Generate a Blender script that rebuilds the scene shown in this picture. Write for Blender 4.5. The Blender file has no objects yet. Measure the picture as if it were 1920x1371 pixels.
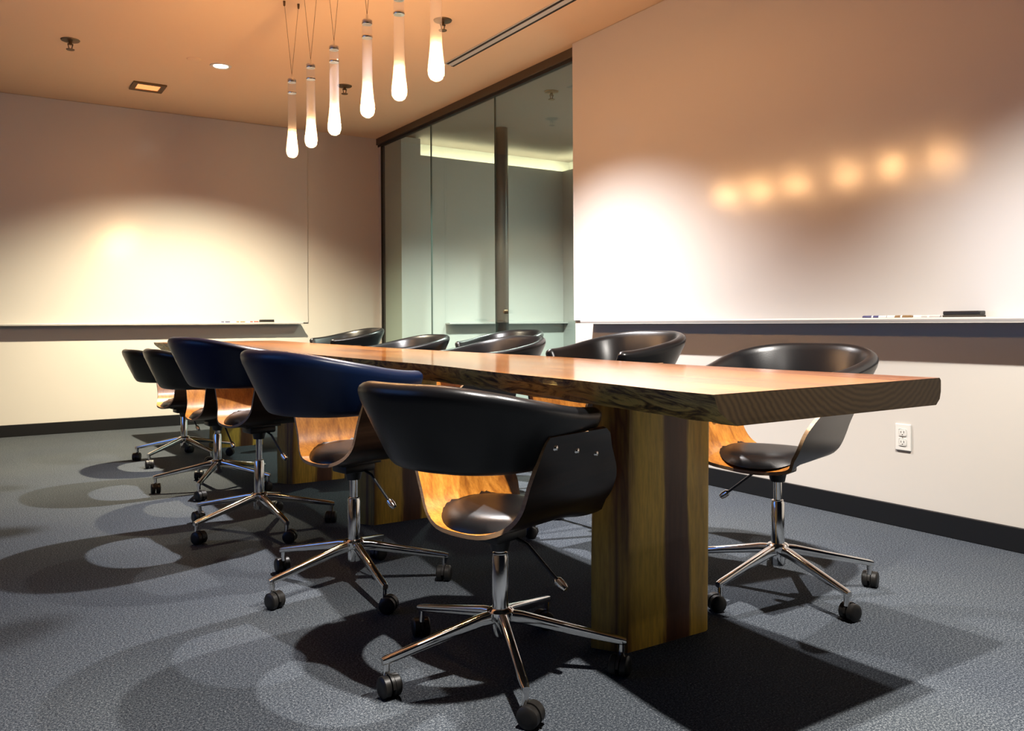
import bpy, bmesh, math, random
from mathutils import Vector, Matrix, noise
random.seed(7)
PI = math.pi
S = bpy.context.scene
COL = S.collection

# ------------------------------------------------------------------ helpers
def link(o, parent=None):
    COL.objects.link(o)
    if parent is not None:
        o.parent = parent
    return o

def tag(o, label=None, cat=None, group=None, kind=None):
    if label: o['label'] = label
    if cat: o['category'] = cat
    if group: o['group'] = group
    if kind: o['kind'] = kind
    return o

def obj(name, bm, mats, parent=None, smooth=None):
    bmesh.ops.recalc_face_normals(bm, faces=bm.faces[:])
    me = bpy.data.meshes.new(name)
    bm.to_mesh(me); bm.free()
    for m in (mats if isinstance(mats, (list, tuple)) else [mats]):
        me.materials.append(m)
    if smooth is not None:
        for p in me.polygons: p.use_smooth = True
        if smooth < 180:
            me.set_sharp_from_angle(angle=math.radians(smooth))
    return link(bpy.data.objects.new(name, me), parent)

def thing(name, label, cat, loc=(0, 0, 0), rz=0, group=None):
    o = link(bpy.data.objects.new(name, None))
    o.empty_display_size = .1
    o.location = loc; o.rotation_euler = (0, 0, rz)
    return tag(o, label, cat, group)

def box(bm, x0, x1, y0, y1, z0, z1, bev=0, seg=2, mi=0):
    v = [bm.verts.new((x, y, z)) for z in (z0, z1) for y in (y0, y1) for x in (x0, x1)]
    fs = [bm.faces.new([v[i] for i in q]) for q in
          ((0, 2, 3, 1), (4, 5, 7, 6), (0, 1, 5, 4), (1, 3, 7, 5), (3, 2, 6, 7), (2, 0, 4, 6))]
    for f in fs: f.material_index = mi
    if bev:
        es = list({e for f in fs for e in f.edges})
        r = bmesh.ops.bevel(bm, geom=es, offset=bev, segments=seg, affect='EDGES', profile=.5)
        for f in r['faces']: f.material_index = mi
    return bm

def lathe(bm, prof, n=32, M=None, cap=True, mi=0):
    """prof: list of (r, z) from bottom to top around local z"""
    M = M or Matrix()
    rings = []
    for r, z in prof:
        if r < 1e-6:
            rings.append([bm.verts.new(M @ Vector((0, 0, z)))])
        else:
            rings.append([bm.verts.new(M @ Vector((r*math.cos(2*PI*k/n), r*math.sin(2*PI*k/n), z))) for k in range(n)])
    for a, b in zip(rings, rings[1:]):
        for k in range(n):
            k2 = (k+1) % n
            if len(a) == 1 and len(b) == 1: continue
            if len(a) == 1: f = bm.faces.new((a[0], b[k2], b[k]))
            elif len(b) == 1: f = bm.faces.new((a[k], a[k2], b[0]))
            else: f = bm.faces.new((a[k], a[k2], b[k2], b[k]))
            f.material_index = mi
    if cap:
        if len(rings[0]) > 1: bm.faces.new(rings[0][::-1]).material_index = mi
        if len(rings[-1]) > 1: bm.faces.new(rings[-1]).material_index = mi
    return bm

def align(p0, p1):
    """matrix taking local z axis onto p0->p1, origin p0"""
    d = Vector(p1) - Vector(p0)
    q = Vector((0, 0, 1)).rotation_difference(d)
    return Matrix.Translation(Vector(p0)) @ q.to_matrix().to_4x4(), d.length

def rod(bm, p0, p1, r, n=12, r1=None, mi=0):
    M, L = align(p0, p1)
    return lathe(bm, [(r, 0), (r if r1 is None else r1, L)], n, M, True, mi)

def loft(bm, rings, closed=True, caps=True, mi=0):
    """rings: lists of points with equal count, closed cross sections"""
    vr = [[bm.verts.new(p) for p in r] for r in rings]
    n = len(vr[0])
    for a, b in zip(vr, vr[1:]):
        for k in range(n if closed else n-1):
            k2 = (k+1) % n
            bm.faces.new((a[k], a[k2], b[k2], b[k])).material_index = mi
    if caps:
        bm.faces.new(vr[0][::-1]).material_index = mi
        bm.faces.new(vr[-1]).material_index = mi
    return vr

def sm(a, b, x):
    t = min(1, max(0, (x-a)/(b-a)))
    return t*t*(3-2*t)

def lerp(a, b, t): return a+(b-a)*t

# ------------------------------------------------------------------ materials
def new_mat(name):
    m = bpy.data.materials.new(name); m.use_nodes = True
    nt = m.node_tree
    return m, nt, nt.nodes['Principled BSDF']

def plain(name, col, rough=.5, metal=0, spec=.5, coat=0, bump=None):
    m, nt, b = new_mat(name)
    b.inputs['Base Color'].default_value = (*col, 1)
    b.inputs['Roughness'].default_value = rough
    b.inputs['Metallic'].default_value = metal
    b.inputs['Specular IOR Level'].default_value = spec
    b.inputs['Coat Weight'].default_value = coat
    # faint procedural variation so no surface is perfectly flat
    tc = nt.nodes.new('ShaderNodeTexCoord')
    nz = nt.nodes.new('ShaderNodeTexNoise'); nz.inputs['Scale'].default_value = bump[0] if bump else 40
    nz.inputs['Detail'].default_value = 4
    nt.links.new(tc.outputs['Object'], nz.inputs['Vector'])
    bp = nt.nodes.new('ShaderNodeBump'); bp.inputs['Strength'].default_value = bump[1] if bump else .02
    bp.inputs['Distance'].default_value = bump[2] if bump else .001
    nt.links.new(nz.outputs['Fac'], bp.inputs['Height'])
    nt.links.new(bp.outputs['Normal'], b.inputs['Normal'])
    return m

def ramp(nt, stops, interp='LINEAR'):
    r = nt.nodes.new('ShaderNodeValToRGB')
    cr = r.color_ramp; cr.interpolation = interp
    while len(cr.elements) < len(stops): cr.elements.new(.5)
    for e, (p, c) in zip(cr.elements, stops):
        e.position = p; e.color = (*c, 1)
    return r

def mapped(nt, scale, rot=(0, 0, 0), coord='Object'):
    tc = nt.nodes.new('ShaderNodeTexCoord')
    mp = nt.nodes.new('ShaderNodeMapping')
    mp.inputs['Scale'].default_value = scale
    mp.inputs['Rotation'].default_value = rot
    nt.links.new(tc.outputs[coord], mp.inputs['Vector'])
    return mp

def noise_tex(nt, vec, scale=1, detail=6, rough=.6, dist=0):
    n = nt.nodes.new('ShaderNodeTexNoise')
    n.inputs['Scale'].default_value = scale; n.inputs['Detail'].default_value = detail
    n.inputs['Roughness'].default_value = rough; n.inputs['Distortion'].default_value = dist
    nt.links.new(vec.outputs[0], n.inputs['Vector'])
    return n

def mix(nt, fac, a, b, mode='MIX'):
    x = nt.nodes.new('ShaderNodeMix'); x.data_type = 'RGBA'; x.blend_type = mode
    for s, v in ((x.inputs[0], fac), (x.inputs[6], a), (x.inputs[7], b)):
        if isinstance(v, (int, float)): s.default_value = v
        elif isinstance(v, tuple): s.default_value = (*v, 1)
        else: nt.links.new(v, s)
    return x.outputs[2]

def wood(name, stops, axis='Y', scale=1.0, rough=.3, coat=0, fig=14, fine=120, stretch=.06, dist=1.2):
    """grain runs along axis; stops colour the broad figure"""
    m, nt, b = new_mat(name)
    st = {'X': (stretch, 1, 1), 'Y': (1, stretch, 1), 'Z': (1, 1, stretch)}[axis]
    mp = mapped(nt, tuple(s*scale for s in st))
    n1 = noise_tex(nt, mp, fig, 5, .55, dist)
    n2 = noise_tex(nt, mp, fine, 3, .7, .3)
    r1 = ramp(nt, stops); nt.links.new(n1.outputs['Fac'], r1.inputs['Fac'])
    r2 = ramp(nt, [(.35, (.55, .5, .45)), (.6, (1, 1, 1))]); nt.links.new(n2.outputs['Fac'], r2.inputs['Fac'])
    c = mix(nt, .55, r1.outputs['Color'], r2.outputs['Color'], 'MULTIPLY')
    nt.links.new(c, b.inputs['Base Color'])
    b.inputs['Roughness'].default_value = rough; b.inputs['Coat Weight'].default_value = coat
    b.inputs['Coat Roughness'].default_value = .12
    bp = nt.nodes.new('ShaderNodeBump'); bp.inputs['Strength'].default_value = .06; bp.inputs['Distance'].default_value = .001
    nt.links.new(n2.outputs['Fac'], bp.inputs['Height']); nt.links.new(bp.outputs['Normal'], b.inputs['Normal'])
    return m

M = {}
def build_materials():
    # carpet
    m, nt, b = new_mat('carpet_tweed')
    mp = mapped(nt, (1, 1, 1))
    n1 = noise_tex(nt, mp, 165, 3, .8)
    n2 = noise_tex(nt, mp, 300, 2, .6)
    n3 = noise_tex(nt, mp, 1.3, 3, .5)
    r1 = ramp(nt, [(.36, (.006, .008, .012)), (.5, (.040, .048, .058)), (.64, (.19, .20, .208))])
    mx = nt.nodes.new('ShaderNodeMix'); mx.inputs[0].default_value = .45
    nt.links.new(n1.outputs['Fac'], mx.inputs[2]); nt.links.new(n2.outputs['Fac'], mx.inputs[3])
    nt.links.new(mx.outputs[0], r1.inputs['Fac'])
    r3 = ramp(nt, [(.3, (.82, .84, .9)), (.7, (1, 1, .98))]); nt.links.new(n3.outputs['Fac'], r3.inputs['Fac'])
    nt.links.new(mix(nt, 1.0, r1.outputs['Color'], r3.outputs['Color'], 'MULTIPLY'), b.inputs['Base Color'])
    b.inputs['Roughness'].default_value = .95; b.inputs['Specular IOR Level'].default_value = .15
    bp = nt.nodes.new('ShaderNodeBump'); bp.inputs['Strength'].default_value = .5; bp.inputs['Distance'].default_value = .004
    nt.links.new(mx.outputs[0], bp.inputs['Height']); nt.links.new(bp.outputs['Normal'], b.inputs['Normal'])
    M['carpet'] = m
    M['paint'] = plain('wall_paint', (.62, .585, .53), .55, bump=(60, .03, .001))
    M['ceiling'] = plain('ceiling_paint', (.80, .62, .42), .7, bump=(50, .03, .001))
    # glossy dry-erase surface with a faint smeared roughness and old pen strokes
    m, nt, b = new_mat('dry_erase')
    mp = mapped(nt, (1, 1, 1))
    n1 = noise_tex(nt, mp, 3.0, 4, .6)
    r = ramp(nt, [(.3, (.15, .15, .15)), (.7, (.20, .20, .20))]); nt.links.new(n1.outputs['Fac'], r.inputs['Fac'])
    nt.links.new(r.outputs['Color'], b.inputs['Roughness'])
    b.inputs['Base Color'].default_value = (.63, .605, .565, 1)
    n2 = noise_tex(nt, mp, 160, 3, .6)
    bp = nt.nodes.new('ShaderNodeBump'); bp.inputs['Strength'].default_value = .05; bp.inputs['Distance'].default_value = .001
    nt.links.new(n2.outputs['Fac'], bp.inputs['Height']); nt.links.new(bp.outputs['Normal'], b.inputs['Normal'])
    b.inputs['Specular IOR Level'].default_value = .85
    M['board'] = m
    M['skirting'] = plain('black_rubber_skirting', (.003, .0035, .0045), .45)
    M['tray'] = plain('tray_metal', (.62, .60, .58), .4, .3)
    M['header'] = plain('bronze_header', (.10, .075, .05), .4, .5)
    M['black'] = plain('black_plastic', (.012, .012, .013), .4)
    M['rubber'] = plain('black_caster', (.011, .010, .009), .42, 0, .3)
    M['chrome'] = plain('chrome', (.78, .77, .75), .1, 1)
    M['steel'] = plain('steel', (.5, .49, .47), .3, 1)
    M['white_plastic'] = plain('white_plastic', (.75, .73, .68), .35)
    M['slot_dark'] = plain('dark_slot', (.01, .008, .006), .8)
    M['brass'] = plain('dull_brass', (.16, .11, .06), .45, .8)
    # leather
    M['navy_tinted_leather'] = plain('navy_tinted_leather', (.003, .010, .038), .36, 0, .35, 0, bump=(260, .12, .0012))  # leather with a blue-tinted base colour, for two left backrests only
    m = plain('black_leather', (.004, .0042, .005), .31, 0, .34, 0, bump=(260, .12, .0012))
    M['leather'] = m
    # walnut plywood shell
    M['walnut'] = wood('dark_walnut_outside', [(.3, (.010, .005, .003)), (.5, (.02, .0095, .005)), (.7, (.034, .017, .009))], 'X', 1, .3, .1, 16, 150)
    M['zebra'] = wood('orange_veneer_inside', [(.3, (.24, .075, .010)), (.5, (.42, .155, .020)), (.7, (.54, .22, .035))], 'Z', 1, .35, .1, 34, 190, .04, .5)
    M['ply_edge'] = wood('plywood_edge', [(.3, (.30, .17, .08)), (.7, (.48, .30, .16))], 'Y', 1, .5, 0, 30, 160)
    # table
    M['top'] = wood('slab_top', [(.28, (.11, .026, .004)), (.42, (.31, .088, .013)), (.55, (.48, .165, .026)), (.75, (.58, .25, .055))],
                    'Y', 1, .13, .4, 7, 90, .05, 1.5)
    # live edge: bark streaks
    m, nt, b = new_mat('live_edge')
    mp = mapped(nt, (1, .35, 1.3))
    n1 = noise_tex(nt, mp, 15, 8, .68, 2.2)
    n2 = noise_tex(nt, mp, 5, 3, .5, .6)
    r1 = ramp(nt, [(.34, (.012, .006, .003)), (.43, (.16, .085, .022)), (.53, (.52, .36, .10)), (.72, (.68, .36, .09))])
    nt.links.new(n1.outputs['Fac'], r1.inputs['Fac'])
    r2 = ramp(nt, [(.35, (.35, .3, .25)), (.6, (1, 1, 1))]); nt.links.new(n2.outputs['Fac'], r2.inputs['Fac'])
    nt.links.new(mix(nt, .4, r1.outputs['Color'], r2.outputs['Color'], 'MULTIPLY'), b.inputs['Base Color'])
    b.inputs['Roughness'].default_value = .5
    bp = nt.nodes.new('ShaderNodeBump'); bp.inputs['Strength'].default_value = .8; bp.inputs['Distance'].default_value = .006
    nt.links.new(n1.outputs['Fac'], bp.inputs['Height']); nt.links.new(bp.outputs['Normal'], b.inputs['Normal'])
    M['live'] = m
    # end grain: rings
    m, nt, b = new_mat('end_grain')
    mp = mapped(nt, (1, 1, 1.3)); mp.inputs['Location'].default_value = (-.12, 0, -1.15)
    w = nt.nodes.new('ShaderNodeTexWave'); w.wave_type = 'RINGS'; w.rings_direction = 'Y'
    w.inputs['Scale'].default_value = 19; w.inputs['Distortion'].default_value = 2.2
    w.inputs['Detail'].default_value = 3; w.inputs['Detail Scale'].default_value = 2
    nt.links.new(mp.outputs[0], w.inputs['Vector'])
    r1 = ramp(nt, [(.0, (.050, .028, .010)), (.6, (.075, .044, .016)), (1, (.09, .053, .02))])
    nt.links.new(w.outputs['Fac'], r1.inputs['Fac']); nt.links.new(r1.outputs['Color'], b.inputs['Base Color'])
    b.inputs['Roughness'].default_value = .5
    M['end'] = m
    # slab legs: sapwood / heartwood bands across X, grain along Z
    m, nt, b = new_mat('slab_leg')
    mp = mapped(nt, (1, 1, .10))
    nz = noise_tex(nt, mp, 7, 4, .6, .8)
    tc = nt.nodes.new('ShaderNodeTexCoord'); sx = nt.nodes.new('ShaderNodeSeparateXYZ')
    nt.links.new(tc.outputs['Object'], sx.inputs[0])
    m1 = nt.nodes.new('ShaderNodeMath'); m1.operation = 'MULTIPLY_ADD'
    m1.inputs[1].default_value = 2.6; m1.inputs[2].default_value = .34
    nt.links.new(sx.outputs[0], m1.inputs[0])
    m2 = nt.nodes.new('ShaderNodeMath'); m2.operation = 'MULTIPLY_ADD'
    m2.inputs[1].default_value = .34; nt.links.new(nz.outputs['Fac'], m2.inputs[0]); nt.links.new(m1.outputs[0], m2.inputs[2])
    sap, sap2, hrt, hrt2 = (.92, .58, .085), (.70, .42, .065), (.10, .035, .012), (.16, .06, .018)
    r1 = ramp(nt, [(.02, hrt2), (.10, sap2), (.16, hrt2), (.22, sap2), (.30, sap), (.50, sap), (.545, hrt2), (.60, hrt),
                   (.76, hrt2), (.80, sap), (.92, sap2), (1.0, sap)])
    nt.links.new(m2.outputs[0], r1.inputs['Fac'])
    nf = noise_tex(nt, mp, 90, 3, .7)
    r2 = ramp(nt, [(.35, (.6, .55, .5)), (.6, (1, 1, 1))]); nt.links.new(nf.outputs['Fac'], r2.inputs['Fac'])
    nt.links.new(mix(nt, .6, r1.outputs['Color'], r2.outputs['Color'], 'MULTIPLY'), b.inputs['Base Color'])
    b.inputs['Roughness'].default_value = .4
    M['leg'] = m
    # glass partition: tinted see-through plus fresnel reflection
    def glass(name, tint, refl_rough, k=1.0, milk=None):
        m, nt, b = new_mat(name); nt.nodes.remove(b)
        out = nt.nodes['Material Output']
        tr = nt.nodes.new('ShaderNodeBsdfTransparent'); tr.inputs[0].default_value = (*tint, 1)
        gl = nt.nodes.new('ShaderNodeBsdfGlossy'); gl.inputs['Roughness'].default_value = refl_rough
        gl.inputs['Color'].default_value = (k, k, k, 1)
        fr = nt.nodes.new('ShaderNodeFresnel')
        ge = nt.nodes.new('ShaderNodeNewGeometry'); io = nt.nodes.new('ShaderNodeMath'); io.operation = 'MULTIPLY_ADD'
        io.inputs[1].default_value = 1/1.5-1.5; io.inputs[2].default_value = 1.5
        nt.links.new(ge.outputs['Backfacing'], io.inputs[0]); nt.links.new(io.outputs[0], fr.inputs[0])
        mx = nt.nodes.new('ShaderNodeMixShader')
        nt.links.new(fr.outputs[0], mx.inputs[0]); nt.links.new(gl.outputs[0], mx.inputs[2])
        base = tr.outputs[0]
        if milk:
            tl = nt.nodes.new('ShaderNodeBsdfTranslucent'); tl.inputs[0].default_value = (*milk[1], 1)
            m2 = nt.nodes.new('ShaderNodeMixShader'); m2.inputs[0].default_value = milk[0]
            nt.links.new(tr.outputs[0], m2.inputs[1]); nt.links.new(tl.outputs[0], m2.inputs[2]); base = m2.outputs[0]
        nt.links.new(base, mx.inputs[1]); nt.links.new(mx.outputs[0], out.inputs[0])
        return m
    M['glass'] = glass('partition_glass', (.86, .92, .89), .02)
    M['glass_edge'] = plain('glass_edge', (.10, .14, .13), .2)
    M['drop'] = glass('frosted_drop_glass', (.95, .95, .97), .12, 1.0, (.10, (.95, .93, .97)))
    def emit(name, col, st):
        m, nt, b = new_mat(name)
        b.inputs['Base Color'].default_value = (*col, 1)
        b.inputs['Emission Color'].default_value = (*col, 1); b.inputs['Emission Strength'].default_value = st
        return m
    M['bulb'] = emit('halogen_bulb', (1, .55, .23), P_BULB)
    M['lens'] = emit('downlight_lens', (1, .88, .68), 9)
    M['warm_lens'] = emit('warm_lens', (1, .42, .14), .9)
    M['cove'] = emit('cove_strip', (1, .86, .55), 20.0)
    M['adj_paint'] = plain('adjoining_paint', (.62, .63, .60), .5)
    M['adj_ceiling'] = plain('adjoining_ceiling', (.22, .20, .185), .7)
    M['column'] = plain('dark_column_paint', (.006, .006, .006), .3)
    M['dark_eraser'] = plain('eraser_felt', (.035, .028, .02), .8)
    for k, c in dict(blue=(.03, .05, .35), navy=(.03, .03, .12), yellow=(.75, .5, .05), brown=(.2, .12, .05), grey=(.45, .42, .4), red=(.5, .04, .03)).items():
        M['ink_'+k] = plain('marker_'+k, c, .4)
    M['marker_body'] = plain('marker_white', (.75, .73, .7), .35)
P_BULB = 150
build_materials()

# ------------------------------------------------------------------ room
XR, XG, YB, ZC = 3.387, 3.45, 7.82, 2.78
XL, YF = -2.4, -1.6            # room limits on the left and behind the photographer
XA, YA = 5.42, 7.34            # adjoining room limits
def slab(name, x0, x1, y0, y1, z0, z1, mat, bev=0):
    o = obj(name, box(bmesh.new(), x0, x1, y0, y1, z0, z1, bev), mat)
    return tag(o, kind='structure')
slab('floor', XL-.1, XA+.1, YF, YB+.2, -.1, 0, M['carpet'])
slab('ceiling', XL-.1, XG+.05, YF, YB+.2, ZC, ZC+.1, M['ceiling'])
slab('wall_back', XL-.1, XG+.02, YB, YB+.15, 0, ZC, M['paint'])
slab('wall_right', XR, XR+.12, YF, 4.452, 0, ZC, M['paint'], .003)
# left wall; its unseen window opening is added to let blue light in
WY0, WY1, WZ0, WZ1 = 2.2, 5.0, .5, 2.3
bm = bmesh.new()
box(bm, XL-.12, XL, YF, WY0, 0, ZC); box(bm, XL-.12, XL, WY1, YB, 0, ZC)
box(bm, XL-.12, XL, WY0, WY1, 0, WZ0); box(bm, XL-.12, XL, WY0, WY1, WZ1, ZC)
tag(obj('wall_left', bm, M['paint']), kind='structure')
w2 = tag(link(bpy.data.objects.new('unseen_window', None)), kind='structure'); w2.location = (XL-.06, WY0, WZ0)
bm = bmesh.new()
L = WY1-WY0; Hh = WZ1-WZ0
box(bm, -.03, .03, 0, .05, 0, Hh); box(bm, -.03, .03, L-.05, L, 0, Hh)
box(bm, -.03, .03, 0, L, 0, .05); box(bm, -.03, .03, 0, L, Hh-.05, Hh); box(bm, -.03, .03, L/2-.025, L/2+.025, 0, Hh)
obj('unseen_window_frame', bm, M['header'], w2)
obj('pane', box(bmesh.new(), -.004, .004, .045, L-.045, .045, Hh-.045), M['glass'], w2)
# baseboards
slab('baseboard_back', XL, XG, YB-.012, YB, 0, .097, M['skirting'], .003)
slab('baseboard_right', XR-.012, XR, YF, 4.452, 0, .097, M['skirting'], .003)

# glass partition (window_1): three tall panes, header, jamb
w1 = tag(link(bpy.data.objects.new('window_1', None)), kind='structure'); w1.location = (XG, 4.452, 0)
seams = [4.452, 5.575, 6.675, 7.74]
for a, b in zip(seams, seams[1:]):
    obj('pane', box(bmesh.new(), 0, .012, a-4.452+.002, b-4.452-.002, .02, 2.70), M['glass'], w1)
bm = bmesh.new()
box(bm, -.03, .045, 0, YB-4.452, 2.715, 2.78, .002)
obj('header', bm, M['header'], w1)
bm = bmesh.new(); box(bm, -.012, .024, 0, YB-4.452, 2.695, 2.715)
obj('glazing_channel', bm, M['slot_dark'], w1)
bm = bmesh.new(); box(bm, -.012, .024, 0, YB-4.452, 0, .02)
obj('floor_channel', bm, M['steel'], w1)
bm = bmesh.new(); box(bm, -.01, .03, 7.74-4.452, 7.752-4.452, 0, 2.70)
obj('jamb', bm, M['slot_dark'], w1)
bm = bmesh.new()
for y in seams[1:3]: box(bm, -.001, .013, y-4.452-.002, y-4.452+.002, .02, 2.70)
obj('seam', bm, M['glass_edge'], w1)
slab('wall_jamb', XG-.004, XG+.06, 7.752, YB, 0, 2.715, M['paint'])

# adjoining room behind the glass
slab('wall_adjoining_far', XG+.07, XA, YA, YA+.1, 0, 2.56, M['adj_paint'])
slab('wall_adjoining_side', XA, XA+.1, 3.4, YA+.1, 0, 2.56, M['adj_paint'])
slab('wall_adjoining_near', XR+.12, XA+.4, 3.3, 3.4, 0, ZC+.02, M['adj_paint'])
slab('ceiling_adjoining', XG+.045, XA+.5, 3.3, YB+.3, ZC-.045, ZC+.12, M['adj_ceiling'])
slab('wall_cove_far', XG+.055, XA+.5, YA+.28, YA+.38, 2.4, ZC+.02, M['adj_paint'])
slab('wall_cove_side', XA+.30, XA+.4, 3.3, YA+.38, 2.4, ZC+.02, M['adj_paint'])
slab('trim_1', XG+.02, 3.68, YA-.004, YA+.38, 0, ZC-.06, M['adj_paint'])
cv = tag(link(bpy.data.objects.new('trim_2', None)), kind='structure'); cv.location = (0, 0, 2.5)
bm = bmesh.new(); box(bm, XG+.2, XA+.2, YA+.12, YA+.18, 0, .03)
obj('cove_light', bm, M['cove'], cv)
bm = bmesh.new(); box(bm, XA+.12, XA+.18, 4.2, YA+.1, 0, .03)
obj('cove_light', bm, M['cove'], cv)
bm = bmesh.new(); lathe(bm, [(.062, 0), (.062, ZC+.02)], 40)
o = obj('column', bm, M['column'], None, 40); o.location = (4.16, 6.6, 0); tag(o, kind='structure')
bm = bmesh.new(); box(bm, 3.95, XA, YA-.09, YA, .885, .90, .003)
tag(obj('marker_shelf', bm, M['tray']), 'pale marker ledge on far wall behind the glass partition', 'marker shelf')
bm = bmesh.new(); lathe(bm, [(.016, 0), (.016, .02), (.012, .03), (0, .032)], 20, Matrix.Translation((XG-.002, 5.40, .985)) @ Matrix.Rotation(-PI/2, 4, 'Y'))
tag(obj('door_lock', bm, M['brass'], None, 40), 'small round dark lock on the glass partition beside dark column', 'lock')

# ------------------------------------------------------------------ whiteboards and trays
def whiteboard(name, x0, x1, y0, y1, z0, z1, label):
    return tag(obj(name, box(bmesh.new(), x0, x1, y0, y1, z0, z1, .002), M['board']), label, 'whiteboard')
whiteboard('whiteboard', XR-.012, XR, YF+.01, 4.452, .912, ZC-.002, 'large glossy white writing wall on the right beside the glass partition')
whiteboard('whiteboard', XL+.01, 2.695, YB-.012, YB, .912, ZC-.002, 'glossy white writing wall across the far end of room')
def tray(pts_along, axis, lab):
    # profile across depth: flat shelf with a small front lip
    bm = bmesh.new()
    prof = [(0, 0), (0, .012), (.088, .012), (.090, .017), (.096, .017), (.098, .010), (.096, 0)]
    a, b = pts_along
    if axis == 'Y':
        rings = [[(XR-.012-d, t, .897+z) for d, z in prof] for t in (a, b)]
    else:
        rings = [[(t, YB-.012-d, .900+z) for d, z in prof] for t in (a, b)]
    loft(bm, rings)
    t = tag(obj('marker_shelf', bm, M['tray']), lab, 'marker shelf')
    return t
tray((YF+.02, 4.254), 'Y', 'long pale marker ledge under the right-hand whiteboard')
tray((XL+.02, 2.615), 'X', 'long pale marker ledge under the far-end whiteboard')
ZT_R, ZT_L = .909, .912
def marker(x, y, z, rz, ink, label, group, cap=.045, tot=.115):
    t = thing('marker_pen', label, 'marker', (x, y, z+.0075), rz, group)
    bm = bmesh.new(); lathe(bm, [(.0072, -tot/2), (.0072, tot/2-cap)], 16, Matrix.Rotation(PI/2, 4, 'Y'))
    obj('barrel', bm, M['marker_body'], t, 40)
    bm = bmesh.new(); lathe(bm, [(.0078, tot/2-cap), (.0078, tot/2-.004), (.006, tot/2)], 16, Matrix.Rotation(PI/2, 4, 'Y'))
    obj('cap', bm, M['ink_'+ink], t, 40)
    bm = bmesh.new(); lathe(bm, [(.0076, -.022), (.0076, .004)], 16, Matrix.Rotation(PI/2, 4, 'Y'))
    obj('band', bm, M['ink_'+ink], t, 40)
xr = XR-.06
for y, ink, lab in ((2.195, 'navy', 'navy-capped marker on the right ledge, farthest from the black eraser'),
                    (2.075, 'brown', 'brown and yellow marker in the middle of three on the right ledge'),
                    (1.955, 'grey', 'grey-capped marker on the right ledge, nearest the black eraser')):
    marker(xr, y, ZT_R, -PI/2 if ink != 'navy' else PI/2, ink, lab, 'markers on the right ledge')
for i, (x, ink, lab) in enumerate(((1.71, 'grey', 'grey-capped marker on far ledge, leftmost of its row'),
                    (1.885, 'navy', 'navy-capped marker on far ledge, second from the left'),
                    (2.02, 'brown', 'brown-capped marker on far ledge, third from the left'),
                    (2.145, 'red', 'red-capped marker on far ledge, next to the black eraser'))):
    marker(x, YB-.06, ZT_L, 0, ink, lab, 'markers on the far ledge')
def eraser(x, y, z, rz, lab, L=.15):
    t = thing('board_eraser', lab, 'eraser', (x, y, z), rz)
    obj('felt', box(bmesh.new(), -L/2, L/2, -.024, .024, 0, .014, .002), M['dark_eraser'], t)
    obj('handle', box(bmesh.new(), -L/2, L/2, -.022, .022, .014, .03, .004), M['black'], t)
eraser(XR-.055, 1.805, ZT_R, PI/2, 'black board eraser on the ledge under the right-hand whiteboard', .15)
eraser(2.28, YB-.055, ZT_L, 0, 'black board eraser on the ledge under the far-end whiteboard', .13)

# wall outlet
t = thing('wall_outlet', 'white duplex power outlet low on the right wall', 'outlet', (XR, 2.10, .393))
obj('cover_plate', box(bmesh.new(), -.007, 0, -.036, .036, -.058, .058, .003), M['white_plastic'], t)
for dz in (-.021, .021):
    r = obj('socket', box(bmesh.new(), -.0095, -.006, -.017, .017, dz-.015, dz+.015, .004), M['white_plastic'], t)
    bm = bmesh.new()
    box(bm, -.0100, -.009, -.008, -.0055, dz-.003, dz+.007); box(bm, -.0100, -.009, .0055, .008, dz-.003, dz+.006)
    box(bm, -.0100, -.009, -.002, .002, dz-.011, dz-.007)
    obj('slots', bm, M['slot_dark'], r)
bm = bmesh.new(); lathe(bm, [(.003, 0), (.0025, .0015), (0, .002)], 12, Matrix.Translation((-.007, 0, 0)) @ Matrix.Rotation(-PI/2, 4, 'Y'))
obj('screw', bm, M['steel'], t)

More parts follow.
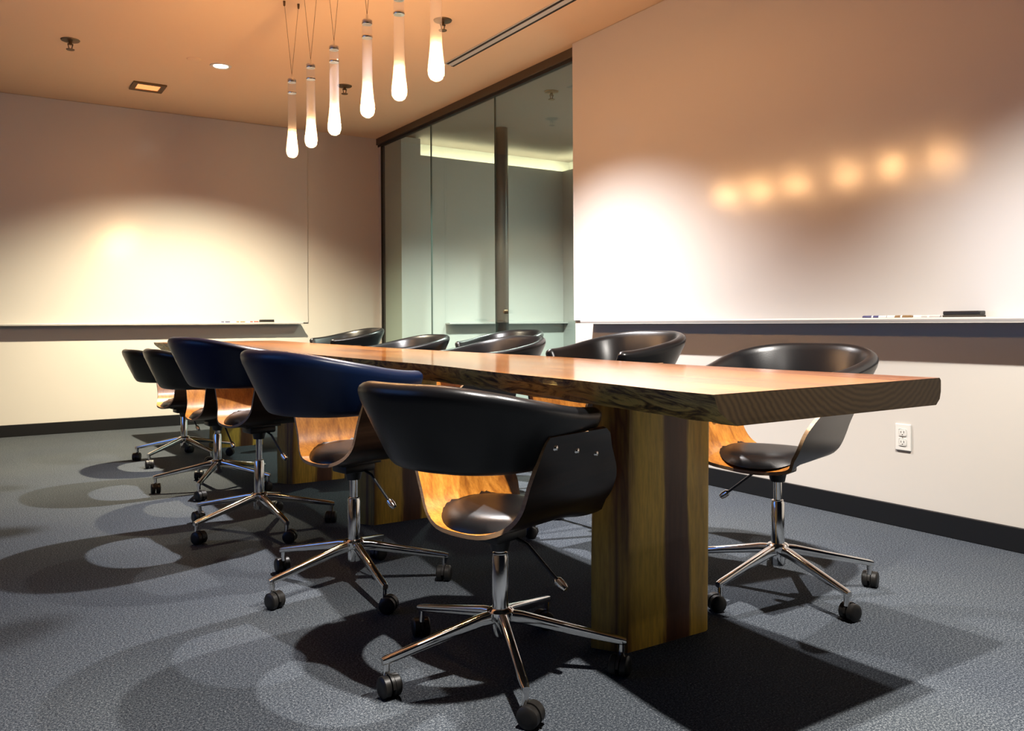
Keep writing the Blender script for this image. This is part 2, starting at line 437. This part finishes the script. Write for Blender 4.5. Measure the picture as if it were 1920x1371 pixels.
# ------------------------------------------------------------------ table
def wob(y, s, k=1.0): return k*(noise.noise(Vector((y*1.3, s, 0)))*.035 + noise.noise(Vector((y*4.7, s, 3)))*.012)
def interp(tab, y):
    for (a, xa), (b, xb) in zip(tab, tab[1:]):
        if y <= b: return lerp(xa, xb, sm(a, b, y))
    return tab[-1][1]
Y0, Y1 = 1.145, 7.05
LEFT = [(Y0, 1.215), (1.8, 1.245), (2.5, 1.295), (4.0, 1.31), (5.3, 1.29), (Y1, 1.17)]
RIGHT = [(Y0, 2.005), (2.0, 1.965), (2.85, 2.02), (4.3, 1.995), (5.5, 2.05), (Y1, 2.12)]
ZT, TH = .76, .066
table = thing('conference_table', 'long live-edge wooden slab conference table on slab legs', 'table', (1.6, 4.1, 0))
def table_top():
    bm = bmesh.new()
    NY, NX = 150, 10
    levels = [(0, 0), (-.006, -.004), (-.018, -.008), (-.034, -.022), (-.052, -.045), (-TH, -.072)]  # (dz, outward)
    rows = []
    for i in range(NY+1):
        y = lerp(Y0, Y1, i/NY)
        xl = interp(LEFT, y)+wob(y, 0, .45); xr_ = interp(RIGHT, y)+wob(y, 9, .4)
        def edge(side, k):
            dz, o = levels[k]
            j = noise.noise(Vector((y*9, k*.8+side*7, 1)))*.016*min(1, k/2) + noise.noise(Vector((y*26, k*1.3+side*7, 5)))*.007*min(1, k/2)
            j *= (0, .15, .5, 1, 1, 1)[k]
            if k == 0: o, j = -.003, 0
            sc = 1 if side == 0 else .25
            x = (xl - o*1.0 - j) if side == 0 else (xr_ + o*sc + j*.6)
            yy = y
            if i in (0, NY):                       # ends: nearly straight sawn faces
                s_ = -1 if i == 0 else 1
                yy = y + s_*(-.003 if k == 0 else 0.0)
            return (x-1.6, yy-4.1, ZT+dz)
        lft = [edge(0, k) for k in range(len(levels))]
        rgt = [edge(1, k) for k in range(len(levels))]
        top = [(lerp(lft[0][0], rgt[0][0], t/NX), lft[0][1], ZT) for t in range(1, NX)]
        bot = [(lerp(rgt[-1][0], lft[-1][0], t/NX), lft[-1][1], ZT-TH) for t in range(1, NX)]
        rows.append(lft[::-1]+top+rgt+bot)        # closed loop
    vr = loft(bm, rows, True, False)
    nl = len(levels); n = len(rows[0])
    bm.faces.ensure_lookup_table()
    for idx, f in enumerate(bm.faces):
        k = idx % n
        f.material_index = 1 if (k < nl-1 or nl-1+NX <= k < 2*(nl-1)+NX) else 0
    for r in (vr[0][::-1], vr[-1]):
        bm.faces.new(r).material_index = 2
    return obj('tabletop', bm, [M['top'], M['live'], M['end']], table, 40)
table_top()
def table_leg(y, mir=1, seed=0, x=1.61):
    """live-edge slab leg, wide across the table, thin along it"""
    bm = bmesh.new()
    base = [(-.185, .055), (-.150, -.005), (-.125, -.03), (.17, -.035), (.183, -.028), (.186, .04), (.17, .075), (-.13, .085), (-.165, .08)]
    rings = []
    NZ = 24
    for i in range(NZ+1):
        z = (ZT-TH)*i/NZ
        r = []
        for k, (px, py) in enumerate(base):
            j = noise.noise(Vector((k*3.1+seed, z*3.2, 0)))*.012*(1 if k in (0, 1, 2, 7, 8) else .25)
            r.append(((px+j+.012*(z/.7)), py+j*.5, z))
        rings.append(r)
    loft(bm, rings)
    o = obj('leg', bm, M['leg'], table, 35)
    o.location = (x-1.6, y-4.1, 0)
    return o
for i, y in enumerate((1.755, 3.47, 4.61, 6.25)):
    table_leg(y, seed=i*11.3)

# ------------------------------------------------------------------ office chair
Z0 = .372           # underside of seat shell at rest
PROF = [(0, 0), (.03, .0005), (.06, .003), (.09, .0085), (.12, .019), (.145, .034), (.165, .055), (.179, .08), (.190, .108),
        (.200, .138), (.213, .168), (.227, .198), (.241, .230), (.251, .253), (.255, .264)]
PLEN = [0]
for (a_, b_), (c_, d_) in zip(PROF, PROF[1:]): PLEN.append(PLEN[-1]+math.hypot(c_-a_, d_-b_))
def shell_profile(q):
    """q in 0..1 arc position from centre to top of a side: returns y, z"""
    s = q*PLEN[-1]
    for k in range(len(PROF)-1):
        if s <= PLEN[k+1]+1e-9:
            t = (s-PLEN[k])/(PLEN[k+1]-PLEN[k])
            return lerp(PROF[k][0], PROF[k+1][0], t), lerp(PROF[k][1], PROF[k+1][1], t)
    return PROF[-1]
def shell_z(y):
    y = abs(y)
    for (a, b), (c, d) in zip(PROF, PROF[1:]):
        if y <= c: return lerp(b, d, (y-a)/(c-a))
    return PROF[-1][1]
def shell_x(q):
    xr_ = -.150 + .035*sm(.15, .55, q)
    xf = .208 + .050*sm(.15, .5, q) - .108*sm(.58, 1, q)
    return xr_, xf
def make_chair(label, group):
    root = thing('office_chair', label, 'office chair', (0, 0, 0), 0, group)
    # bent plywood seat shell: U section swept front to back
    bm = bmesh.new()
    NQ, NX, T = 28, 12, .011
    grid = {}
    def P(iq, ix, off):
        q = iq/NQ; aq = abs(q)
        y, z = shell_profile(aq)
        y2, z2 = shell_profile(min(1, aq+.01)); y1, z1 = shell_profile(max(0, aq-.01))
        ty, tz = y2-y1, z2-z1
        l = math.hypot(ty, tz) or 1
        ny, nz = -tz/l, ty/l              # inward normal
        a, b = shell_x(aq)
        x = lerp(a, b, ix/NX)
        # round the top corners
        if aq > .9:
            e = (aq-.9)/.1
            m = .035*(1-math.sqrt(max(0, 1-e*e)))
            x = lerp(a+m*.25, b-m*.8, ix/NX)
        dz = -.012*max(0, (x-.1)/.12)**2 - .004*max(0, (-x-.12)/.1)**2 if aq < .4 else 0
        sg = 1 if q >= 0 else -1
        return (x, sg*(y+ny*off), Z0+z+nz*off+dz)
    for s_, off in ((0, 0), (1, T)):
        for iq in range(-NQ, NQ+1):
            for ix in range(NX+1):
                grid[s_, iq, ix] = bm.verts.new(P(iq, ix, off))
    for iq in range(-NQ, NQ):
        for ix in range(NX):
            for s_ in (0, 1):
                bm.faces.new([grid[s_, iq, ix], grid[s_, iq+1, ix], grid[s_, iq+1, ix+1], grid[s_, iq, ix+1]]).material_index = 2*s_
        for ix in (0, NX):
            bm.faces.new([grid[0, iq, ix], grid[0, iq+1, ix], grid[1, iq+1, ix], grid[1, iq, ix]]).material_index = 1
    for ix in range(NX):
        for iq in (-NQ, NQ):
            bm.faces.new([grid[0, iq, ix], grid[0, iq, ix+1], grid[1, iq, ix+1], grid[1, iq, ix]]).material_index = 1
    up = [obj('seat_shell', bm, [M['walnut'], M['ply_edge'], M['zebra']], root, 40)]
    # seat pad
    bm = bmesh.new()
    NA, NR = 48, 9
    def pad(r, a, top):
        ca, sa = math.cos(a), math.sin(a)
        n = 2.15
        rr = 1/((abs(ca)**n+abs(sa)**n)**(1/n))
        x, y = .180*rr*ca*r+.036, .170*rr*sa*r
        zs = shell_z(y)
        if top: z = zs*.40 + .040*(1-r**5)**.6 + .013
        else: z = zs + .0105
        return (x, y, Z0+max(z, zs+.0105))
    rings = []
    for top in (1, 0):
        rad = [i/NR for i in range(1, NR+1)] if top else [i/NR for i in range(NR, 0, -1)]
        for r in rad: rings.append([bm.verts.new(pad(r, 2*PI*k/NA, top)) for k in range(NA)])
    for a, b in zip(rings, rings[1:]):
        for k in range(NA):
            bm.faces.new((a[k], a[(k+1) % NA], b[(k+1) % NA], b[k]))
    ct = bm.verts.new(pad(0, 0, 1)); cb = bm.verts.new(pad(0, 0, 0))
    for k in range(NA):
        bm.faces.new((ct, rings[0][k], rings[0][(k+1) % NA]))
        bm.faces.new((cb, rings[-1][(k+1) % NA], rings[-1][k]))
    bmesh.ops.remove_doubles(bm, verts=bm.verts[:], dist=1e-5)
    up.append(obj('seat_pad', bm, M['leather'], root, 60))
    # horseshoe backrest pad
    def shoe(t, w, wf, xf, xc, xrr):
        """t -1..1: from left arm tip round the back to right arm tip"""
        a = abs(t); sg = 1 if t >= 0 else -1
        k = .60
        if a > k:
            u = (a-k)/(1-k)
            return lerp(xc, xf, u), sg*lerp(w, wf, u**1.6)
        u = a/k*PI/2
        e = .9
        return xc-(xc-xrr)*math.cos(u)**e, sg*w*math.sin(u)**e
    bm = bmesh.new()
    NT, NS = 60, 20
    rings = []
    for i in range(NT+1):
        t = -1+2*i/NT
        a = abs(t)
        # finer near the tips
        t = math.copysign(1-(1-a)**1.15, t) if a else 0
        a = abs(t)
        xt, yt = shoe(t, .262, .232, .125, -.125, -.358)
        xb, yb = shoe(t, .190, .164, .115, -.10, -.270)
        zt = Z0 + .392 - .078*sm(.10, 1, a)
        zb = Z0 + .182 - .002*sm(.5, 1, a)
        B, Tp = Vector((xb, yb, zb)), Vector((xt, yt, zt))
        v = (Tp-B); Lh = v.length; v.normalize()
        x2, y2 = shoe(min(1, t+.01), .262, .232, .125, -.125, -.358); x1, y1 = shoe(max(-1, t-.01), .262, .232, .125, -.125, -.358)
        tg = Vector((x2-x1, y2-y1, 0)).normalized()
        n = tg.cross(v).normalized()
        th = .022
        endk = 1
        if a > .965: endk = math.sqrt(max(0.02, 1-((a-.965)/.035)**2))
        c = (B+Tp)/2
        r = []
        for k in range(NS):
            ang = 2*PI*k/NS
            ca, sa = math.cos(ang), math.sin(ang)
            ph, pt = Lh/2, th
            ex = .32
            hh = math.copysign(abs(ca)**ex, ca)*ph*lerp(.8, 1, endk)
            tt = math.copysign(abs(sa)**.75, sa)*pt*endk*(1.0+.15*(hh/ph))
            bow = .012*(1-(hh/ph)**2)
            r.append(c+v*hh+n*(tt)-n*bow*0)
        rings.append(r)
    loft(bm, rings)
    up.append(obj('backrest', bm, M['leather'], root, 70))
    # bolts through the side panels
    for sg in (-1, 1):
        for x, qb in ((-.072, .925), (.023, .875), (.115, .825)):
            bm = bmesh.new()
            yb, zb = shell_profile(qb)
            Mx = Matrix.Translation((x, sg*(yb-.002), Z0+zb)) @ Matrix.Rotation(-sg*PI/2, 4, 'X')
            lathe(bm, [(.0085, -.001), (.0085, .003), (.006, .0055), (0, .006)], 14, Mx)
            up.append(obj('bolt', bm, M['chrome'], root, 50))
    # tilt mechanism, lever
    bm = bmesh.new()
    box(bm, -.06, .06, -.045, .045, Z0-.034, Z0-.004, .008); box(bm, -.08, .08, -.05, .05, Z0-.007, Z0+.003, .002)
    lathe(bm, [(.024, Z0-.062), (.03, Z0-.034)], 20)
    up.append(obj('tilt_mechanism', bm, M['black'], root, 35))
    bm = bmesh.new()
    pts = [Vector((.02, -.04, Z0-.03)), Vector((.022, -.075, Z0-.04)), Vector((.03, -.165, Z0-.115))]
    for a, b in zip(pts, pts[1:]): rod(bm, a, b, .0045)
    lev = obj('lever', bm, M['black'], root, 40); up.append(lev)
    bm = bmesh.new(); Mx, _ = align(pts[2], pts[2]+Vector((.004, -.028, -.022)))
    lathe(bm, [(.005, -.004), (.011, .002), (.012, .02), (.009, .032), (0, .035)], 16, Mx)
    obj('knob', bm, M['chrome'], lev, 40)
    # gas spring piston rises with the seat
    bm = bmesh.new(); lathe(bm, [(.0135, .16), (.0135, Z0-.05)], 24)
    up.append(obj('piston', bm, M['chrome'], root, 40))
    # base
    bm = bmesh.new()
    lathe(bm, [(.0, .085), (.021, .085), (.024, .09), (.024, .128), (.034, .13), (.036, .135), (.036, .152), (.030, .158), (.0215, .16), (.0215, .292), (.0195, .298), (.0195, .302), (.015, .304)], 32)
    base = [obj('gas_column', bm, M['chrome'], root, 40)]
    for k in range(5):
        a = 2*PI*k/5
        R_ = Matrix.Rotation(a, 4, 'Z')
        bm = bmesh.new()
        rings = []
        for r, zc, hw, hh in ((.026, .137, .0135, .017), (.06, .134, .0125, .016), (.18, .111, .011, .0125), (.31, .086, .0105, .010), (.326, .083, .0085, .008)):
            sec = []
            for ang in range(16):
                q = 2*PI*ang/16
                sec.append(R_ @ Vector((r, math.copysign(abs(math.cos(q))**.5, math.cos(q))*hw, zc+math.copysign(abs(math.sin(q))**.5, math.sin(q))*hh)))
            rings.append(sec)
        loft(bm, rings)
        base.append(obj('spoke', bm, M['chrome'], root, 40))
        # twin wheel caster, trailing direction varies
        bm = bmesh.new()
        ca = a + (.9, -1.9, 2.6, -.5, 1.7)[k]
        Rc = Matrix.Translation(R_ @ Vector((.314, 0, 0))) @ Matrix.Rotation(ca, 4, 'Z')
        for sy in (-1, 1):
            Mx = Rc @ Matrix.Translation((.014, sy*.0135, .0265)) @ Matrix.Rotation(PI/2, 4, 'X')
            lathe(bm, [(0, -.0115), (.012, -.0115), (.023, -.0105), (.0265, -.007), (.0265, .007), (.023, .0105), (.012, .0115), (0, .0115)], 28, Mx)
        # hood between the wheels
        rings = []
        for yy in (-.004, .004):
            rings.append([Rc @ Vector((.014+.029*math.cos(q), yy, .0265+.029*math.sin(q))) for q in [PI*j/10 for j in range(11)]])
        loft(bm, rings)
        cs = obj('caster', bm, M['rubber'], root, 40); base.append(cs)
        bm = bmesh.new(); lathe(bm, [(.0085, .046), (.0085, .078), (.0105, .080), (.0105, .086)], 16, Matrix.Translation(R_ @ Vector((.314, 0, 0))))
        obj('stem', bm, M['chrome'], cs, 40)
    for o in up: o['_u'] = 1
    return root
proto = make_chair('black padded office chair with walnut shell', 'office chairs around the table')
for o in list(proto.children): pass
UPPER = {o.name for o in proto.children if '_u' in o}
for o in proto.children:
    if '_u' in o: del o['_u']
def kids(o): return [c for c in list(bpy.data.objects) if c.parent == o]
def place(x, y, face, base, lift, label, first=False):
    """face: heading of the seat; base: heading of one spoke; lift: gas spring extension"""
    ch_src = kids(proto)
    if first: root, pairs = proto, [(c, c) for c in ch_src]
    else:
        root = proto.copy(); COL.objects.link(root); pairs = []
        for c in ch_src:
            n = c.copy(); COL.objects.link(n); n.parent = root
            n.location = (0, 0, 0); n.rotation_euler = (0, 0, 0)
            for g in kids(c):
                h = g.copy(); COL.objects.link(h); h.parent = n
            pairs.append((c, n))
    root['label'] = label
    root.location = (x, y, 0); root.rotation_euler = (0, 0, math.radians(face))
    for c, n in pairs:
        if c.name in UPPER: n.location = (0, 0, lift)
        else: n.rotation_euler = (0, 0, math.radians(base-face))
    return root
CH = [
 (2.255, 1.85, 196, -30, .055, 'black padded chair on right side nearest the near table end, above the power outlet'),
 (2.26, 2.78, 184, -50, .095, 'black padded chair on right side, second from the near table end'),
 (2.26, 3.83, 184, -20, .062, 'black padded chair on right side in front of the dark column'),
 (2.25, 4.90, 183, -60, .060, 'black padded chair on right side before left glass seam, low above tabletop'),
 (2.30, 6.05, 180, -10, .100, 'black padded chair on right side farthest away, beside left edge of glass'),
 (2.92, 4.78, 190, 10, .086, 'black padded chair pushed back from table, only rim showing over another chair'),
 (1.090, 2.70, 11, -95, .055, 'navy-tint backed walnut chair on left side, second nearest the camera'),
 (1.045, 3.685, 9, -86, .085, 'navy-tint backed walnut chair on left side, third nearest, raised high'),
 (1.105, 4.70, 2, -120, .010, 'walnut and black chair on left side, fourth from the near table end'),
 (1.150, 5.80, 6, -142, -.02, 'walnut and black chair on left side, farthest from the near table end'),
]
for c in CH:
    r_ = place(*c)
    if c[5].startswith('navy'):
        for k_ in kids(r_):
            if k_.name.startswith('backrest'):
                k_.data = k_.data.copy(); k_.data.materials[0] = M['navy_tinted_leather']
                k_['label'] = 'navy-tinted leather backrest'
place(1.145, 1.835, 16, -112, 0, 'walnut and black swivel chair nearest the camera, left of the near table leg', True)

# ------------------------------------------------------------------ pendants
def lat(prof, mat, name, parent, n=28, ang=40):
    bm = bmesh.new(); lathe(bm, prof, n); return obj(name, bm, mat, parent, ang)
def make_pendant():
    t = thing('pendant_lamp', 'x', 'pendant lamp', (0, 0, 0), 0, 'row of glass drop pendants over the table')
    prof = [(0, -.046), (.012, -.0445), (.024, -.037), (.032, -.022), (.0345, -.004), (.033, .018), (.029, .05), (.0255, .09), (.0240, .14), (.0235, .25), (.0235, .385), (.022, .392), (.0, .394)]
    lat(prof, M['drop'], 'glass_drop', t)
    lat([(0, -.042), (.012, -.0405), (.0225, -.034), (.0295, -.020), (.0318, -.004), (.0300, .016), (.0235, .040), (.0150, .072), (.007, .10), (0, .112)], M['bulb'], 'bulb', t, 20, 60)
    cap = lat([(.0, .394), (.0235, .394), (.0245, .398), (.0245, .412), (.018, .418), (.006, .424), (.005, .44), (0, .441)], M['chrome'], 'cap', t)
    lat([(.0246, .33), (.0255, .333), (.0255, .339), (.0246, .342)], M['chrome'], 'ring', t)
    zt = ZC-1.918
    for sx in (-1, 1):
        bm = bmesh.new(); rod(bm, (0, 0, .44), (sx*.042, 0, zt-.012), .0011, 6)
        w = obj('wire', bm, M['brass'], t)
        bm = bmesh.new(); lathe(bm, [(.0025, -.03), (.006, -.026), (.007, 0)], 12, Matrix.Translation((sx*.042, 0, zt)))
        obj('ceiling_clip', bm, M['brass'], w)
    return t
pend = make_pendant()
names = ['farthest', 'second farthest', 'third farthest', 'third nearest', 'second nearest', 'nearest']
for i, (y, nm) in enumerate(zip((4.75, 4.425, 4.07, 3.64, 3.29, 2.945), names)):
    if i == 0: p = pend
    else:
        p = pend.copy(); COL.objects.link(p)
        for c in kids(pend):
            n = c.copy(); COL.objects.link(n); n.parent = p
            for g in kids(c):
                h = g.copy(); COL.objects.link(h); h.parent = n
    p.location = (1.55, y, 1.918)
    p['label'] = f'glowing glass drop pendant, {nm} of the row over the table'

# ------------------------------------------------------------------ ceiling fittings
def sprinkler(x, y, label):
    t = thing('fire_sprinkler', label, 'sprinkler', (x, y, ZC), 0)
    lat([(.0, -.012), (.02, -.012), (.055, -.006), (.058, 0)], M['brass'], 'escutcheon', t)
    bm = bmesh.new(); lathe(bm, [(.012, -.03), (.010, -.012)], 16)
    rod(bm, (-.014, 0, -.03), (-.008, 0, -.058), .003); rod(bm, (.014, 0, -.03), (.008, 0, -.058), .003); box(bm, -.017, .017, -.005, .005, -.033, -.026)
    obj('frame', bm, M['brass'], t, 40)
    lat([(0, -.064), (.024, -.066), (.026, -.062), (.008, -.057), (0, -.056)], M['brass'], 'deflector', t)
    return t
sprinkler(.523, 6.143, 'brass fire sprinkler on ceiling at far left')
sprinkler(2.446, 6.198, 'brass fire sprinkler on ceiling behind the pendant row')
sprinkler(2.433, 4.533, 'brass fire sprinkler on ceiling between pendants and slot vent')
sprinkler(3.84, 5.34, 'dark fire sprinkler on the ceiling behind the glass').location.z = ZC-.045
def downlight(x, y, label):
    t = thing('recessed_downlight', label, 'downlight', (x, y, ZC))
    lat([(.052, -.001), (.062, -.006), (.074, -.004), (.076, 0)], M['white_plastic'], 'trim_ring', t)
    lat([(0, -.0015), (.052, -.0015), (.052, -.0005)], M['lens'], 'lens', t)
downlight(1.496, 6.194, 'round recessed ceiling downlight glowing near the far whiteboard')
t = thing('cover_plate', 'flat round blank ceiling plate beside the glowing downlight', 'ceiling plate', (1.298, 6.13, ZC))
lat([(0, -.006), (.04, -.006), (.05, -.003), (.052, 0)], M['ceiling'], 'disc', t)
t = thing('square_downlight', 'square recessed ceiling light with amber glow near far wall', 'downlight', (1.139, 7.03, ZC))
bm = bmesh.new()
for a in range(4):
    b2 = bmesh.new(); 
    rr = Matrix.Rotation(a*PI/2, 4, 'Z')
    vs = [bm.verts.new(rr @ Vector(p)) for p in ((-.12, -.12, 0), (.12, -.12, 0), (.12, -.12, -.012), (-.12, -.12, -.012), (-.085, -.085, 0), (.085, -.085, 0), (.085, -.085, -.012), (-.085, -.085, -.012))]
    for q in ((0, 1, 2, 3), (5, 4, 7, 6), (3, 2, 6, 7), (0, 4, 5, 1)): bm.faces.new([vs[i] for i in q])
    b2.free()
obj('trim_frame', bm, M['brass'], t)
obj('lens', box(bmesh.new(), -.084, .084, -.084, .084, -.004, -.001), M['warm_lens'], t)
# linear slot vent
t = thing('slot_vent', 'long dark two-slot linear air vent in the ceiling by the glass', 'vent', (2.90, 5.28, ZC))
obj('slot', box(bmesh.new(), -.045, -.022, -5.0, 0, -.003, 0), M['slot_dark'], t)
obj('slot', box(bmesh.new(), .016, .039, -5.0, .03, -.003, 0), M['slot_dark'], t)
obj('rail', box(bmesh.new(), -.022, .016, -5.0, .01, -.006, 0, .001), M['tray'], t)
obj('rail', box(bmesh.new(), -.052, -.045, -5.0, 0, -.005, 0), M['tray'], t)

# ------------------------------------------------------------------ lights
def spot(name, loc, tgt, power, col, cone=120, blend=.8, size=.04):
    l = bpy.data.lights.new(name, 'SPOT'); l.energy = power; l.color = col
    l.spot_size = math.radians(cone); l.spot_blend = blend; l.shadow_soft_size = size
    o = link(bpy.data.objects.new(name, l)); o.location = loc
    o.rotation_euler = (Vector(tgt)-Vector(loc)).to_track_quat('-Z', 'Y').to_euler()
    return o
NEUT = (1, .94, .87)
for nm, x, y, p, cone, col in (('spot_near_left', .95, 1.02, 640, 92, NEUT), ('spot_near_right', 2.13, 1.18, 600, 106, NEUT),
                          ('spot_right', 2.2, 4.0, 880, 112, (1, .97, .97)), ('spot_far', 1.5, 6.19, 1000, 122, (1, .87, .62))):
    spot(nm, (x, y, ZC-.02), (x, y+(.36 if nm == 'spot_far' else 0), 0), p, col, cone, .9 if nm != 'spot_near_right' else .7, .028)
for x, y in ((4.9, 5.6), (3.78, 5.7)):
    spot('spot_adjoining', (x, y, ZC-.06), (x, y, 0), 540, (.95, 1, .92), 122, .8)
l = bpy.data.lights.new('unseen_window_light', 'AREA'); l.shape = 'RECTANGLE'; l.size = WZ1-WZ0; l.size_y = WY1-WY0; l.energy = 30; l.color = (.13, .32, 1)  # blue fill light just outside the added, unseen window
o = link(bpy.data.objects.new('unseen_window_light', l)); o.location = (XL-.15, (WY0+WY1)/2, (WZ0+WZ1)/2)
o.rotation_euler = (0, -PI/2, 0)
wd = bpy.data.worlds.new('World'); S.world = wd; wd.use_nodes = True
wd.node_tree.nodes['Background'].inputs[0].default_value = (.55, .65, 1, 1)
wd.node_tree.nodes['Background'].inputs[1].default_value = .004

# ------------------------------------------------------------------ camera
cam = bpy.data.cameras.new('camera'); co = link(bpy.data.objects.new('camera', cam)); S.camera = co
cam.sensor_fit = 'HORIZONTAL'; cam.sensor_width = 36; cam.lens = 1550/1920*36
cam.shift_y = -(685.5-604)/1920
cam.clip_start = .02
yaw, roll = math.radians(32.89), .006
fwd = Vector((math.sin(yaw), math.cos(yaw), 0)); right = Vector((math.cos(yaw), -math.sin(yaw), 0)); up = Vector((0, 0, 1))
r2 = right*math.cos(roll) - up*math.sin(roll); u2 = up*math.cos(roll) + right*math.sin(roll)
Mx = Matrix((r2, u2, -fwd)).transposed().to_4x4(); Mx.translation = (0, 0, .905)
co.matrix_world = Mx

S.view_settings.view_transform = 'Standard'; S.view_settings.look = 'None'
S.view_settings.exposure = .12; S.view_settings.gamma = 1; S.view_settings.use_curve_mapping = False
S.cycles.use_denoising = True
S.cycles.sample_clamp_indirect = 4
S.cycles.caustics_reflective = False; S.cycles.caustics_refractive = False
S.cycles.max_bounces = 10; S.cycles.diffuse_bounces = 1; S.cycles.transparent_max_bounces = 16
